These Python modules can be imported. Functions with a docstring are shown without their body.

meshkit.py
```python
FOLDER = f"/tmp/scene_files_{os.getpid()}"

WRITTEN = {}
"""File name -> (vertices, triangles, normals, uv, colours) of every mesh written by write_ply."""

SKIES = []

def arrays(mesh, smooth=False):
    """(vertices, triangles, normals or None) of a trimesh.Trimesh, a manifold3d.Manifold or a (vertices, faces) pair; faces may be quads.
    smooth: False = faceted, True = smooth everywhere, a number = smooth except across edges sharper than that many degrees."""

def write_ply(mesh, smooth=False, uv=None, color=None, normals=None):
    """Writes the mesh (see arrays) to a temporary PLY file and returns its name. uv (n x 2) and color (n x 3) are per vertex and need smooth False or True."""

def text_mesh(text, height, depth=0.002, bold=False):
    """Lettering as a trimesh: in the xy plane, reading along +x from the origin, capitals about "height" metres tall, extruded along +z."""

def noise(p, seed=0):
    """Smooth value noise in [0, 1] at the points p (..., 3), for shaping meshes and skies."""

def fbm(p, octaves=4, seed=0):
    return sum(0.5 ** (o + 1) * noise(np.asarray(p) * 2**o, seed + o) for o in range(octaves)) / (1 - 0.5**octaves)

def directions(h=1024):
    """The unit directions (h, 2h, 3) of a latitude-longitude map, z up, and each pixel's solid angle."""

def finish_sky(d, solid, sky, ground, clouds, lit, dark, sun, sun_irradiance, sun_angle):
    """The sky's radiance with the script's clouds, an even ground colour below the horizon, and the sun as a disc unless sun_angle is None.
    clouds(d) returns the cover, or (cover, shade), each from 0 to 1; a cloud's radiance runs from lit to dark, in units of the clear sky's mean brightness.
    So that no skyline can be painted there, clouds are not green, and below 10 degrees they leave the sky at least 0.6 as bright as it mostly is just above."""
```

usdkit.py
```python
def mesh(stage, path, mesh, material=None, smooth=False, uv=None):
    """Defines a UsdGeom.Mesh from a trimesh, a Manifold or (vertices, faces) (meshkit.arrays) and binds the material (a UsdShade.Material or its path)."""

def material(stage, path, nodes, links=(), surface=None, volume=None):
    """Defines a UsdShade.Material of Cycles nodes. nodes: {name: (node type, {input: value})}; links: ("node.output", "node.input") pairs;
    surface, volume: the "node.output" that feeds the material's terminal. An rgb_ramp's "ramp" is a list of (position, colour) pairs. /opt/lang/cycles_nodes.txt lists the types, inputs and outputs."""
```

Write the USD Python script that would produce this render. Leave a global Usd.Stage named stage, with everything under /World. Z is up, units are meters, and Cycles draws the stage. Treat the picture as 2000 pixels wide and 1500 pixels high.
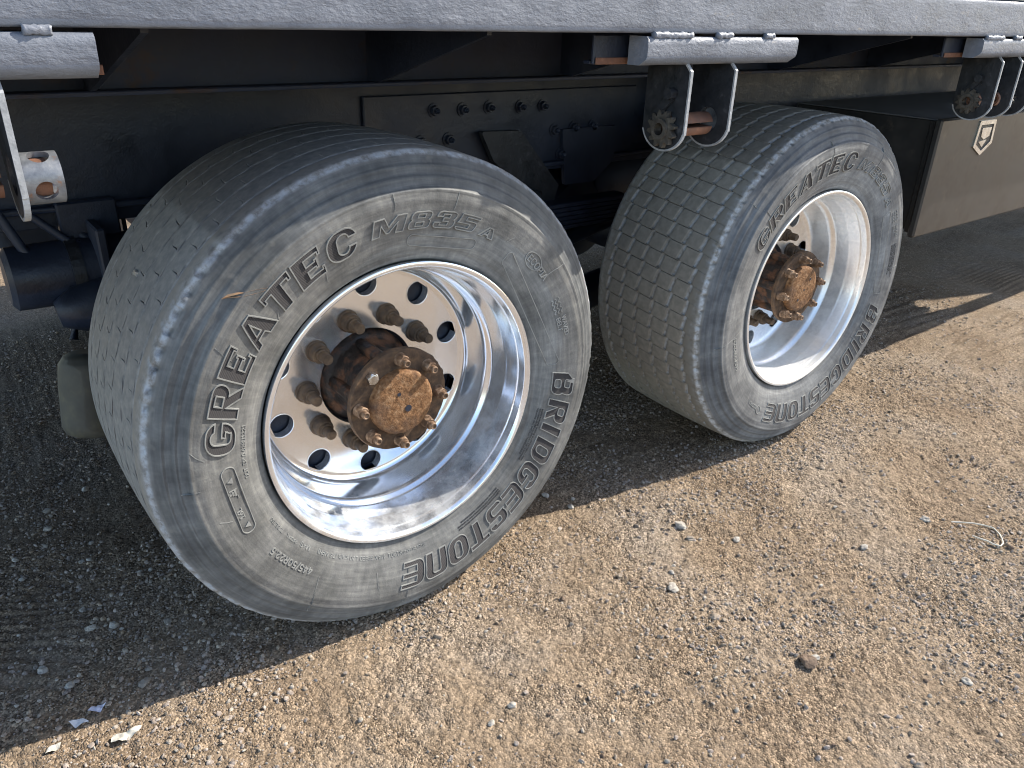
import math, numpy as np, trimesh, usdkit, meshkit
from pxr import Usd, UsdGeom, UsdLux, UsdShade, Gf, Sdf, Vt
from shapely.geometry import Polygon, box as sbox, LineString, Point
from shapely.ops import unary_union
from shapely import affinity

stage = Usd.Stage.CreateInMemory()
UsdGeom.SetStageUpAxis(stage, UsdGeom.Tokens.z)
UsdGeom.SetStageMetersPerUnit(stage, 1.0)
W = UsdGeom.Xform.Define(stage, '/World'); stage.SetDefaultPrim(W.GetPrim())
UsdGeom.Scope.Define(stage, '/World/Looks')

# ------------------------------------------------------------------ camera, sky, sun, exposure
EXPOSURE, SUN, SKY = 1.2, 1.0, 0.125
cam = UsdGeom.Camera.Define(stage, '/World/camera')
eye = np.array([-0.69083, -1.19834, 1.20512])
rv = np.array([1.947607, -0.637185, 0.439537])                     # measured orientation (rotation vector, world to camera)
a = np.linalg.norm(rv); k = rv / a
K = np.array([[0, -k[2], k[1]], [k[2], 0, -k[0]], [-k[1], k[0], 0]])
M = np.eye(3) + math.sin(a) * K + (1 - math.cos(a)) * K @ K         # rows: right, down, forward
R_, U_, B_ = M[0], -M[1], -M[2]
cam.AddTransformOp().Set(Gf.Matrix4d(*R_, 0, *U_, 0, *B_, 0, *eye, 1))
cam.CreateHorizontalApertureAttr(36.0); cam.CreateVerticalApertureAttr(27.0)
cam.CreateFocalLengthAttr(1524.28 * 36 / 2000)
cam.CreateClippingRangeAttr(Gf.Vec2f(0.05, 500))
cam.CreateExposureAttr(EXPOSURE)
sd = np.array([-1.21, 0.30, -1.0]); sd /= np.linalg.norm(sd)        # the way sunlight travels
sun = UsdLux.DistantLight.Define(stage, '/World/sun')
zax = -sd; xax = np.cross([0, 0, 1.0], zax); xax /= np.linalg.norm(xax); yax = np.cross(zax, xax)
sun.AddTransformOp().Set(Gf.Matrix4d(*xax, 0, *yax, 0, *zax, 0, 0, 0, 20, 1))
sun.CreateIntensityAttr(SUN); sun.CreateAngleAttr(0.53); sun.CreateNormalizeAttr(True); sun.CreateColorAttr(Gf.Vec3f(1.0, 0.94, 0.84))
skym = usdkit.material(stage, '/World/Looks/sky_light', {
    's': ('sky_texture', {'sky_type': 'single_scattering', 'sun_disc': False, 'sun_elevation': math.asin(-sd[2]), 'sun_rotation': math.atan2(-sd[0], -sd[1])}),
    'b': ('background_shader', {'strength': SKY})}, [('s.color', 'b.color')], surface='b.background')
dome = UsdLux.DomeLight.Define(stage, '/World/sky')
UsdShade.MaterialBindingAPI.Apply(dome.GetPrim()).Bind(skym)
dome.GetPrim().SetCustomDataByKey('kind', 'structure')

# ------------------------------------------------------------------ helpers
rng = np.random.default_rng(7)
PI = math.pi
used = {}

def path_for(parent, name):
    base = (parent.GetPath().pathString if parent is not None else '/World') + '/' + name
    n = used.get(base, -1) + 1; used[base] = n
    return base if n == 0 else f'{base}_{n:03d}'

def obj(name, mesh, m, parent=None, smooth=False, label=None, kind=None):
    p = usdkit.mesh(stage, path_for(parent, name), mesh, MAT[m], smooth=smooth).GetPrim()
    if label: p.SetCustomDataByKey('label', label)
    if kind: p.SetCustomDataByKey('kind', kind)
    return p

def xf(name, parent=None, loc=(0, 0, 0), label=None):
    x = UsdGeom.Xform.Define(stage, path_for(parent, name)); x.AddTranslateOp().Set(Gf.Vec3d(*map(float, loc)))
    if label: x.GetPrim().SetCustomDataByKey('label', label)
    return x.GetPrim()

def tag(p, label, cat, group=None):
    p.SetCustomDataByKey('label', label); p.SetCustomDataByKey('category', cat)
    if group: p.SetCustomDataByKey('group', group)
    return p

cat_ = trimesh.util.concatenate
def tri(v, f): return trimesh.Trimesh(np.asarray(v, float), np.asarray(f), process=False)

def bx(x0, x1, y0, y1, z0, z1, bev=0.0):
    if bev <= 0:
        m = trimesh.creation.box((x1 - x0, y1 - y0, z1 - z0)); m.apply_translation(((x0 + x1) / 2, (y0 + y1) / 2, (z0 + z1) / 2)); return m
    pts = []
    for sx, ex in ((x0, 1), (x1, -1)):
        for sy, ey in ((y0, 1), (y1, -1)):
            for sz, ez in ((z0, 1), (z1, -1)):
                pts += [(sx, sy + ey * bev, sz + ez * bev), (sx + ex * bev, sy, sz + ez * bev), (sx + ex * bev, sy + ey * bev, sz)]
    return trimesh.convex.convex_hull(np.array(pts))

def grid(P):
    """mesh of a (m, n, 3) array of points"""
    m, n = P.shape[:2]
    i = np.arange(m * n).reshape(m, n)
    q = np.stack([i[:-1, :-1], i[1:, :-1], i[1:, 1:], i[:-1, 1:]], -1).reshape(-1, 4)
    return tri(P.reshape(-1, 3), np.vstack([q[:, [0, 1, 2]], q[:, [0, 2, 3]]]))

def lathe(prof, n=96, axis='y', closed=False):
    """prof: (axial, radius) pairs; turned about the y axis; outside normals when going from front (small y) at outer..."""
    prof = np.asarray(prof, float)
    t = np.linspace(0, 2 * PI, n, endpoint=False)
    P = np.stack([prof[None, :, 1] * np.cos(t)[:, None], np.broadcast_to(prof[None, :, 0], (n, len(prof))), prof[None, :, 1] * np.sin(t)[:, None]], -1)
    i = np.arange(n * len(prof)).reshape(n, len(prof)); j = np.roll(i, -1, 0)
    q = np.stack([i[:, :-1], i[:, 1:], j[:, 1:], j[:, :-1]], -1).reshape(-1, 4)
    m = tri(P.reshape(-1, 3), np.vstack([q[:, [0, 1, 2]], q[:, [0, 2, 3]]]))
    if axis == 'x': m.vertices = m.vertices[:, [1, 0, 2]] * [1, -1, 1]
    if axis == 'z': m.vertices = m.vertices[:, [0, 2, 1]] * [1, -1, 1]
    return m

def dense(prof, step):
    prof = np.asarray(prof, float); out = [prof[0]]
    for p, q in zip(prof[:-1], prof[1:]):
        n = max(1, int(np.ceil(np.linalg.norm(q - p) / step)))
        out += [p + (q - p) * (k + 1) / n for k in range(n)]
    return np.array(out)

def roughen(m, amp, scale, seed=0):
    m = m.copy(); n = m.vertex_normals
    m.vertices = m.vertices + n * ((meshkit.fbm(m.vertices * scale, 3, seed) - 0.5) * 2 * amp)[:, None]
    return m

def tube(pts, r, n=10):
    pts = np.asarray(pts, float); T = np.gradient(pts, axis=0); T /= np.linalg.norm(T, axis=1)[:, None]
    u = np.cross(T, [0.3, 0.2, 0.93]); u /= np.linalg.norm(u, axis=1)[:, None]; v = np.cross(T, u)
    r = np.broadcast_to(r, len(pts)); t = np.linspace(0, 2 * PI, n, endpoint=False)
    P = pts[:, None] + r[:, None, None] * (u[:, None] * np.cos(t)[None, :, None] + v[:, None] * np.sin(t)[None, :, None])
    m = len(pts); i = np.arange(m * n).reshape(m, n); j = np.roll(i, -1, 1)
    q = np.stack([i[:-1], j[:-1], j[1:], i[1:]], -1).reshape(-1, 4)
    f = [q[:, [0, 1, 2]], q[:, [0, 2, 3]]]
    V = np.vstack([P.reshape(-1, 3), pts[:1], pts[-1:]])
    f.append(np.stack([np.roll(i[0], -1), i[0], np.full(n, m * n)], -1)); f.append(np.stack([i[-1], np.roll(i[-1], -1), np.full(n, m * n + 1)], -1))
    mm = tri(V, np.vstack(f)); mm.fix_normals(); return mm

def rot(m, axis, deg, about=(0, 0, 0)):
    m = m.copy(); m.apply_transform(trimesh.transformations.rotation_matrix(math.radians(deg), axis, about)); return m
def mv(m, x, y, z): m = m.copy(); m.apply_translation((x, y, z)); return m
def extrude(poly, h):
    polys = getattr(poly, 'geoms', [poly])
    return cat_([trimesh.creation.extrude_polygon(g, h, engine='earcut') for g in polys if g.area > 1e-9])
def yzplate(poly, x0, th):
    """polygon in (y, z), thickness th along x from x0"""
    m = extrude(poly, th); m.vertices = m.vertices[:, [2, 0, 1]] + [x0, 0, 0]; return m
def xzplate(poly, y0, th):
    """polygon in (x, z), from y0 (front) back by th"""
    m = extrude(poly, th); m.vertices = m.vertices[:, [0, 2, 1]] * [1, -1, 1] + [0, y0 + th, 0]; return m
def hexnut(r, h, bev=0.12):
    """hex nut along -y starting at y = 0"""
    t = np.arange(6) * PI / 3
    pts = []
    for y, q in ((0, 1.0), (-h * (1 - bev), 1.0), (-h, 0.86)):
        nn = 6 if q == 1.0 else 18
        tt = np.arange(nn) * 2 * PI / nn
        pts += [(r * q * math.cos(s), y, r * q * math.sin(s)) for s in tt]
    return trimesh.convex.convex_hull(np.array(pts))

# ------------------------------------------------------------------ materials
MAT = {}
def mat(name, nodes, links, surface='p.BSDF'):
    MAT[name] = usdkit.material(stage, '/World/Looks/' + name, nodes, links, surface=surface); return MAT[name]

def noisy(name, ramp, scale=20., rough=(.5, .7), metal=0., spec=.5, bumps=((150., .002, .6),), detail=6., coord='obj', stretch=None, coat=0., ramp2=None):
    """principled with a colour ramp over noise, roughness over the same noise and noise bumps (scale, distance, strength)"""
    N = {'c': ('texture_coordinate', {}) if coord == 'obj' else ('geometry', {}),
         'n': ('noise_texture', {'scale': scale, 'detail': detail, 'roughness': .6}),
         'r': ('rgb_ramp', {'ramp': ramp}),
         'q': ('map_range', {'from_min': .3, 'from_max': .7, 'to_min': rough[0], 'to_max': rough[1], 'clamp': True}),
         'p': ('principled_bsdf', {'metallic': metal, 'specular_ior_level': spec, 'coat_weight': coat})}
    src = 'c.object' if coord == 'obj' else 'c.position'
    L = []
    if stretch:
        N['m'] = ('mapping', {'scale': stretch}); L.append((src, 'm.vector')); src = 'm.vector'
    L += [(src, 'n.vector'), ('n.fac', 'r.fac'), ('n.fac', 'q.value'), ('q.result', 'p.roughness')]
    if ramp2:                                                       # a second, larger stain: (scale, lo, hi, colour)
        N['n2'] = ('noise_texture', {'scale': ramp2[0], 'detail': 5., 'roughness': .65})
        N['q2'] = ('map_range', {'from_min': ramp2[1], 'from_max': ramp2[2], 'clamp': True})
        N['mx'] = ('mix_color', {'b': ramp2[3]})
        L += [(src, 'n2.vector'), ('n2.fac', 'q2.value'), ('q2.result', 'mx.fac'), ('r.color', 'mx.a'), ('mx.result', 'p.base_color')]
    else:
        L.append(('r.color', 'p.base_color'))
    last = None
    for i, (s, d, st) in enumerate(bumps):
        N[f'b{i}'] = ('noise_texture', {'scale': s, 'detail': 4., 'roughness': .6}); N[f'u{i}'] = ('bump', {'distance': d, 'strength': st})
        L += [(src, f'b{i}.vector'), (f'b{i}.fac', f'u{i}.height')]
        if last: L.append((last, f'u{i}.normal'))
        last = f'u{i}.normal'
    if last: L.append((last, 'p.normal'))
    return mat(name, N, L)

def tyre_mat(name, side_lo, side_hi, tread_lo, tread_hi, scuff, scuff_amt, rib):
    N = {'c': ('texture_coordinate', {}), 'm': ('mapping', {'scale': (1, 0, 1)}), 'len': ('vector_math', {'math_type': 'length'}),
         'n': ('noise_texture', {'scale': 9., 'detail': 7., 'roughness': .62}), 'n2': ('noise_texture', {'scale': 60., 'detail': 5., 'roughness': .65}),
         'n3': ('noise_texture', {'scale': 330., 'detail': 3., 'roughness': .6}),
         'rs': ('rgb_ramp', {'ramp': [(.33, side_lo), (.66, side_hi)]}), 'rt': ('rgb_ramp', {'ramp': [(.3, tread_lo), (.7, tread_hi)]}),
         'tm': ('map_range', {'from_min': .484, 'from_max': .495, 'clamp': True}),
         'mx': ('mix_color', {}), 'sr': ('rgb_ramp', {'ramp': [(0, (0, 0, 0)), (.40, (0, 0, 0)), (.53, (1, 1, 1)), (.66, (.95, .95, .95)), (.78, (0, 0, 0)), (1, (0, 0, 0))]}),
         'sm': ('map_range', {'from_min': .475, 'from_max': .507}), 'sn': ('map_range', {'from_min': .38, 'from_max': .62, 'to_min': 0., 'to_max': scuff_amt, 'clamp': True}),
         'sx': ('math', {'math_type': 'multiply'}), 'mx2': ('mix_color', {'b': scuff}),
         'sc': ('noise_texture', {'scale': 1., 'detail': 3., 'roughness': .6}), 'sp': ('mapping', {'scale': (26, 8, 26)}), 'at': ('math', {'math_type': 'arctan2'}), 'ta': ('math', {'math_type': 'multiply', 'value2': 5.}), 'tl': ('math', {'math_type': 'multiply', 'value2': 150.}), 'cx': ('combine_xyz', {}),
         'n5': ('noise_texture', {'scale': 1., 'detail': 4., 'roughness': .65}), 'ta2': ('math', {'math_type': 'multiply', 'value2': 26.}), 'tl2': ('math', {'math_type': 'multiply', 'value2': 22.}), 'cx2': ('combine_xyz', {'z': 7.}), 'n6': ('noise_texture', {'scale': 1., 'detail': 5., 'roughness': .65}),
         'r5': ('rgb_ramp', {'ramp': [(.3, (.74, .74, .75)), (.52, (1, 1, 1)), (.70, (1.28, 1.27, 1.24))]}), 'r6': ('rgb_ramp', {'ramp': [(.32, (.78, .78, .80)), (.55, (1, 1, 1)), (.72, (1.25, 1.24, 1.2))]}), 'm5': ('mix_color', {'blend_type': 'multiply', 'fac': 1.}), 'm6': ('mix_color', {'blend_type': 'multiply', 'fac': 1.}),
         'd1': ('map_range', {'from_min': .63, 'from_max': .75, 'to_max': .55, 'clamp': True}), 'mx3': ('mix_color', {'b': (.19, .18, .16)}),
         'or': ('rgb_ramp', {'ramp': [(0, (1, 1, 1)), (.48, (1, 1, 1)), (.56, (.70, .73, .77)), (1, (.68, .71, .75))]}), 'om': ('map_range', {'from_min': .38, 'from_max': .49}), 'ox': ('mix_color', {'blend_type': 'multiply', 'fac': 1.}),  # outer sidewall: blacker rubber, with bluish shade painted into its colour
         'sy': ('separate_xyz', {}), 'yr': ('rgb_ramp', {'ramp': [(0, (0, 0, 0)), (.02, (0, 0, 0)), (.07, (1, 1, 1)), (.13, (.7, .7, .7)), (.16, (0, 0, 0)), (1, (0, 0, 0))]}), 'ym': ('map_range', {'from_min': 0., 'from_max': .4}), 'yx': ('mix_color', {'b': rib}),
         'yn': ('map_range', {'from_min': .35, 'from_max': .65, 'to_min': .25, 'to_max': 1., 'clamp': True}), 'yy': ('math', {'math_type': 'multiply'}),
         'b1': ('bump', {'distance': .0012, 'strength': .5}), 'b2': ('bump', {'distance': .0006, 'strength': .6}),
         'p': ('principled_bsdf', {'roughness': .62, 'specular_ior_level': .45})}
    L = [('c.object', 'm.vector'), ('m.vector', 'len.vector1'), ('c.object', 'n.vector'), ('c.object', 'n2.vector'), ('c.object', 'n3.vector'),
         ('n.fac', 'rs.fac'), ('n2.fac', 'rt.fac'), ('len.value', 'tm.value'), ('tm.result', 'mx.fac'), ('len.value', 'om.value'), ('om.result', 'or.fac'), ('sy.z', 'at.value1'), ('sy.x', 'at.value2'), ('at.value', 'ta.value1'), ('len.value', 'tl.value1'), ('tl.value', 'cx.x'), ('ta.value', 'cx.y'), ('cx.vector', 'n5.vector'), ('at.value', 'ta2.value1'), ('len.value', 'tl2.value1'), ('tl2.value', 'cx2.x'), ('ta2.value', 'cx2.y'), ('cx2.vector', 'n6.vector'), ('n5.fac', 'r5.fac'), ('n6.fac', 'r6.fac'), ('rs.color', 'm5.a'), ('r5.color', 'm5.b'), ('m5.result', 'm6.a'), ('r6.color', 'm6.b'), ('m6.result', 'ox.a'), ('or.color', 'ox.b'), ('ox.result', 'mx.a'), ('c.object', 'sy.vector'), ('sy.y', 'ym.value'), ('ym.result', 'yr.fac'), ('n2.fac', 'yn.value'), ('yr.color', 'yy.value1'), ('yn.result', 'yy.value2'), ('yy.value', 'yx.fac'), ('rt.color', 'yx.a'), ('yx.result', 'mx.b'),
         ('len.value', 'sm.value'), ('sm.result', 'sr.fac'), ('n2.fac', 'sn.value'), ('sr.color', 'sx.value1'), ('sn.result', 'sx.value2'),
         ('sx.value', 'mx2.fac'), ('mx.result', 'mx2.a'), ('c.object', 'sp.vector'), ('sp.vector', 'sc.vector'), ('sc.fac', 'd1.value'), ('d1.result', 'mx3.fac'), ('mx2.result', 'mx3.a'),
         ('mx3.result', 'p.base_color'), ('n2.fac', 'b1.height'), ('n3.fac', 'b2.height'), ('b1.normal', 'b2.normal'), ('b2.normal', 'p.normal')]
    mat(name, N, L)

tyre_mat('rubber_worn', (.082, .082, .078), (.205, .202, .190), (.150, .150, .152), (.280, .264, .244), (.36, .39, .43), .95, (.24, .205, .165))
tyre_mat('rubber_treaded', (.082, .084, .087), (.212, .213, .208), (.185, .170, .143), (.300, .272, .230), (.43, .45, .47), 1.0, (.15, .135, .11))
mat('rubber_ribbed', {'c': ('texture_coordinate', {}), 'w': ('wave_texture', {'scale': 260., 'bands_direction': 'diagonal'}), 'b': ('bump', {'distance': .0008, 'strength': .7}),
    'r': ('rgb_ramp', {'ramp': [(.2, (.030, .029, .030)), (.9, (.068, .063, .064))]}), 'p': ('principled_bsdf', {'roughness': .7, 'specular_ior_level': .3})},
    [('c.object', 'w.vector'), ('w.fac', 'b.height'), ('w.fac', 'r.fac'), ('r.color', 'p.base_color'), ('b.normal', 'p.normal')])
noisy('rubber_edge', [(.3, (.18, .18, .172)), (.7, (.27, .268, .25))], 30., (.5, .7), bumps=((300., .0006, .5),))

def alu(name, rough, col, dirt, dirt_sun_lo):  # dirt: settled dust plus sunlit whitening painted on the lower front rim
    N = {'c': ('texture_coordinate', {}), 'n': ('noise_texture', {'scale': 14., 'detail': 6., 'roughness': .65}), 's': ('noise_texture', {'scale': 22., 'detail': 8., 'roughness': .6}),
         'q': ('map_range', {'from_min': .3, 'from_max': .75, 'to_min': rough[0], 'to_max': rough[1], 'clamp': True}),
         'd': ('map_range', {'from_min': dirt_sun_lo, 'from_max': dirt_sun_lo + .22, 'to_max': dirt, 'clamp': True}), 'dm': ('math', {'math_type': 'multiply'}),
         'dn': ('map_range', {'from_min': .25, 'from_max': .50, 'clamp': True}),
         'b': ('bump', {'distance': .0004, 'strength': .12}), 'col': ('mix_color', {'a': col, 'b': (.62, .60, .57)}), 'sz': ('separate_xyz', {}), 'zm': ('map_range', {'from_min': -.02, 'from_max': -.24, 'to_min': .04, 'to_max': 1., 'clamp': True}), 'zy': ('math', {'math_type': 'multiply'}), 'ya': ('map_range', {'from_min': .150, 'from_max': .085, 'to_min': .25, 'to_max': 1., 'clamp': True}), 'yb': ('math', {'math_type': 'multiply'}),
         'mt': ('map_range', {'to_min': .90, 'to_max': .15}), 'ro': ('math', {'math_type': 'maximum'}), 'd5': ('math', {'math_type': 'multiply', 'value2': .6}),
         'p': ('principled_bsdf', {})}
    L = [('c.object', 'n.vector'), ('c.object', 's.vector'), ('n.fac', 'q.value'), ('s.fac', 'd.value'), ('n.fac', 'dn.value'), ('c.object', 'sz.vector'), ('sz.z', 'zm.value'), ('d.result', 'zy.value1'), ('zm.result', 'zy.value2'), ('sz.y', 'ya.value'), ('zy.value', 'yb.value1'), ('ya.result', 'yb.value2'), ('yb.value', 'dm.value1'), ('dn.result', 'dm.value2'),
         ('dm.value', 'col.fac'), ('col.result', 'p.base_color'), ('dm.value', 'mt.value'), ('mt.result', 'p.metallic'), ('dm.value', 'd5.value1'), ('d5.value', 'ro.value1'), ('q.result', 'ro.value2'),
         ('ro.value', 'p.roughness'), ('n.fac', 'b.height'), ('b.normal', 'p.normal')]
    mat(name, N, L)
alu('aluminium_polished', (.11, .19), (.955, .965, .98), .36, .38)
alu('aluminium_dull', (.26, .40), (.93, .915, .89), .60, .34)

noisy('rust_hub', [(.30, (.018, .013, .011)), (.46, (.05, .030, .020)), (.58, (.15, .062, .030)), (.75, (.20, .10, .05))], 34., (.6, .85), spec=.3, bumps=((110., .003, .7), (420., .001, .6)))
noisy('rust_dark', [(.32, (.008, .007, .007)), (.48, (.022, .015, .012)), (.58, (.12, .055, .028)), (.75, (.20, .10, .055))], 26., (.35, .75), spec=.5, bumps=((70., .004, .7), (300., .001, .6)))
noisy('rust_cap', [(.28, (.10, .050, .024)), (.5, (.21, .108, .050)), (.68, (.31, .19, .105)), (.85, (.40, .29, .19))], 120., (.75, .9), spec=.2, bumps=((180., .003, .8), (600., .0012, .7)), ramp2=(14., .5, .68, (.10, .060, .040)))
noisy('rust_plate', [(.3, (.045, .030, .021)), (.5, (.095, .060, .038)), (.68, (.165, .100, .055)), (.85, (.22, .14, .085))], 60., (.65, .85), spec=.3, bumps=((150., .002, .7), (520., .0008, .6)))
noisy('rust_nut', [(.3, (.080, .050, .032)), (.5, (.16, .095, .055)), (.65, (.34, .23, .15)), (.85, (.46, .34, .24))], 75., (.5, .75), metal=.25, bumps=((220., .0012, .5),))
noisy('brown_stud', [(.3, (.045, .030, .020)), (.5, (.095, .062, .038)), (.7, (.16, .105, .062)), (.85, (.20, .14, .085))], 60., (.5, .75), bumps=((200., .0016, .6),))
noisy('zinc', [(.3, (.5, .5, .5)), (.7, (.75, .76, .78))], 60., (.15, .35), metal=1., bumps=((140., .002, .5),))
noisy('rail_paint', [(.30, (.112, .123, .148)), (.55, (.163, .176, .207)), (.75, (.22, .232, .263))], 16., (.38, .62), spec=.55, coord='pos', bumps=((50., .0035, .45), (150., .0026, .5), (420., .0012, .35)), stretch=(.6, 1, 1.1), ramp2=(16., .62, .70, (.27, .235, .19)))
noisy('chassis_black', [(.3, (.008, .011, .020)), (.6, (.017, .023, .040)), (.8, (.036, .041, .056))], 7., (.30, .62), spec=.5, coord='pos', bumps=((45., .003, .5), (240., .001, .5)), ramp2=(11., .66, .80, (.04, .032, .028)))
noisy('sill_black', [(.3, (.016, .022, .039)), (.6, (.028, .036, .062)), (.8, (.052, .055, .066))], 12., (.5, .75), spec=.4, coord='pos', bumps=((90., .002, .5), (300., .001, .5)), ramp2=(9., .58, .70, (.052, .032, .024)))
noisy('plate_black', [(.3, (.010, .011, .012)), (.6, (.022, .023, .026)), (.8, (.08, .08, .085))], 40., (.35, .6), coord='pos', bumps=((120., .002, .6),))
noisy('plate_edge_paint', [(.3, (.22, .23, .24)), (.7, (.42, .43, .44))], 70., (.4, .6), coord='pos', bumps=((200., .001, .6),))
noisy('box_paint', [(.3, (.016, .015, .014)), (.6, (.026, .024, .022)), (.8, (.055, .049, .042))], 6., (.26, .42), spec=.6, coord='pos', bumps=((700., .0003, .3),), ramp2=(18., .60, .75, (.075, .062, .048)))
noisy('lid_grey', [(.3, (.085, .088, .095)), (.7, (.15, .15, .15))], 8., (.5, .7), coord='pos', bumps=((200., .0006, .4),))  # lid a paler grey than the box
noisy('stainless', [(.3, (.62, .60, .58)), (.7, (.80, .79, .77))], 30., (.18, .34), metal=1., bumps=((200., .0003, .3),))
noisy('winch_steel', [(.3, (.10, .105, .115)), (.55, (.20, .21, .225)), (.75, (.30, .30, .30))], 40., (.3, .5), metal=.5, coord='pos', bumps=((90., .0015, .4),), ramp2=(34., .60, .70, (.24, .12, .06)))
noisy('rust_spool', [(.3, (.10, .048, .030)), (.6, (.19, .085, .048)), (.8, (.28, .15, .09))], 45., (.6, .8), coord='pos', bumps=((160., .0015, .6),))
noisy('gear_steel', [(.3, (.04, .035, .03)), (.6, (.10, .088, .072)), (.8, (.22, .20, .17))], 50., (.4, .6), metal=.3, coord='pos', bumps=((160., .0015, .6),))
noisy('chamber_yellow', [(.3, (.028, .027, .024)), (.55, (.062, .058, .044)), (.75, (.125, .115, .070))], 12., (.5, .7), coord='pos', bumps=((160., .001, .5),))
noisy('stone_pale', [(.3, (.25, .22, .185)), (.55, (.37, .34, .295)), (.75, (.50, .465, .415))], 60., (.7, .9), spec=.25, coord='pos', bumps=((350., .0012, .6),))
noisy('stone_grey', [(.3, (.16, .135, .11)), (.55, (.24, .21, .175)), (.75, (.34, .30, .255))], 60., (.7, .9), spec=.25, coord='pos', bumps=((350., .0012, .6),))
noisy('rust_smear', [(.3, (.20, .14, .09)), (.7, (.36, .20, .10))], 60., (.7, .9), bumps=())
noisy('stone_tan', [(.3, (.20, .155, .115)), (.55, (.28, .225, .17)), (.75, (.38, .32, .26))], 60., (.7, .9), spec=.25, coord='pos', bumps=((350., .0012, .6),))
noisy('stone_brown', [(.3, (.09, .062, .044)), (.55, (.15, .105, .074)), (.75, (.22, .16, .115))], 60., (.7, .9), spec=.25, coord='pos', bumps=((250., .002, .7),))
noisy('paper', [(.3, (.60, .59, .60)), (.7, (.78, .77, .76))], 40., (.6, .8), coord='pos', bumps=((60., .002, .4),))
noisy('paper_violet', [(.3, (.48, .47, .58)), (.7, (.68, .68, .78))], 40., (.5, .7), coord='pos', bumps=((60., .002, .4),))
noisy('paper_tan', [(.3, (.50, .45, .36)), (.7, (.70, .66, .57))], 40., (.6, .8), coord='pos', bumps=((60., .002, .4),))
noisy('cab_paint', [(.3, (.02, .02, .024)), (.7, (.03, .03, .036))], 8., (.3, .4), coord='pos', bumps=())

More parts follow.
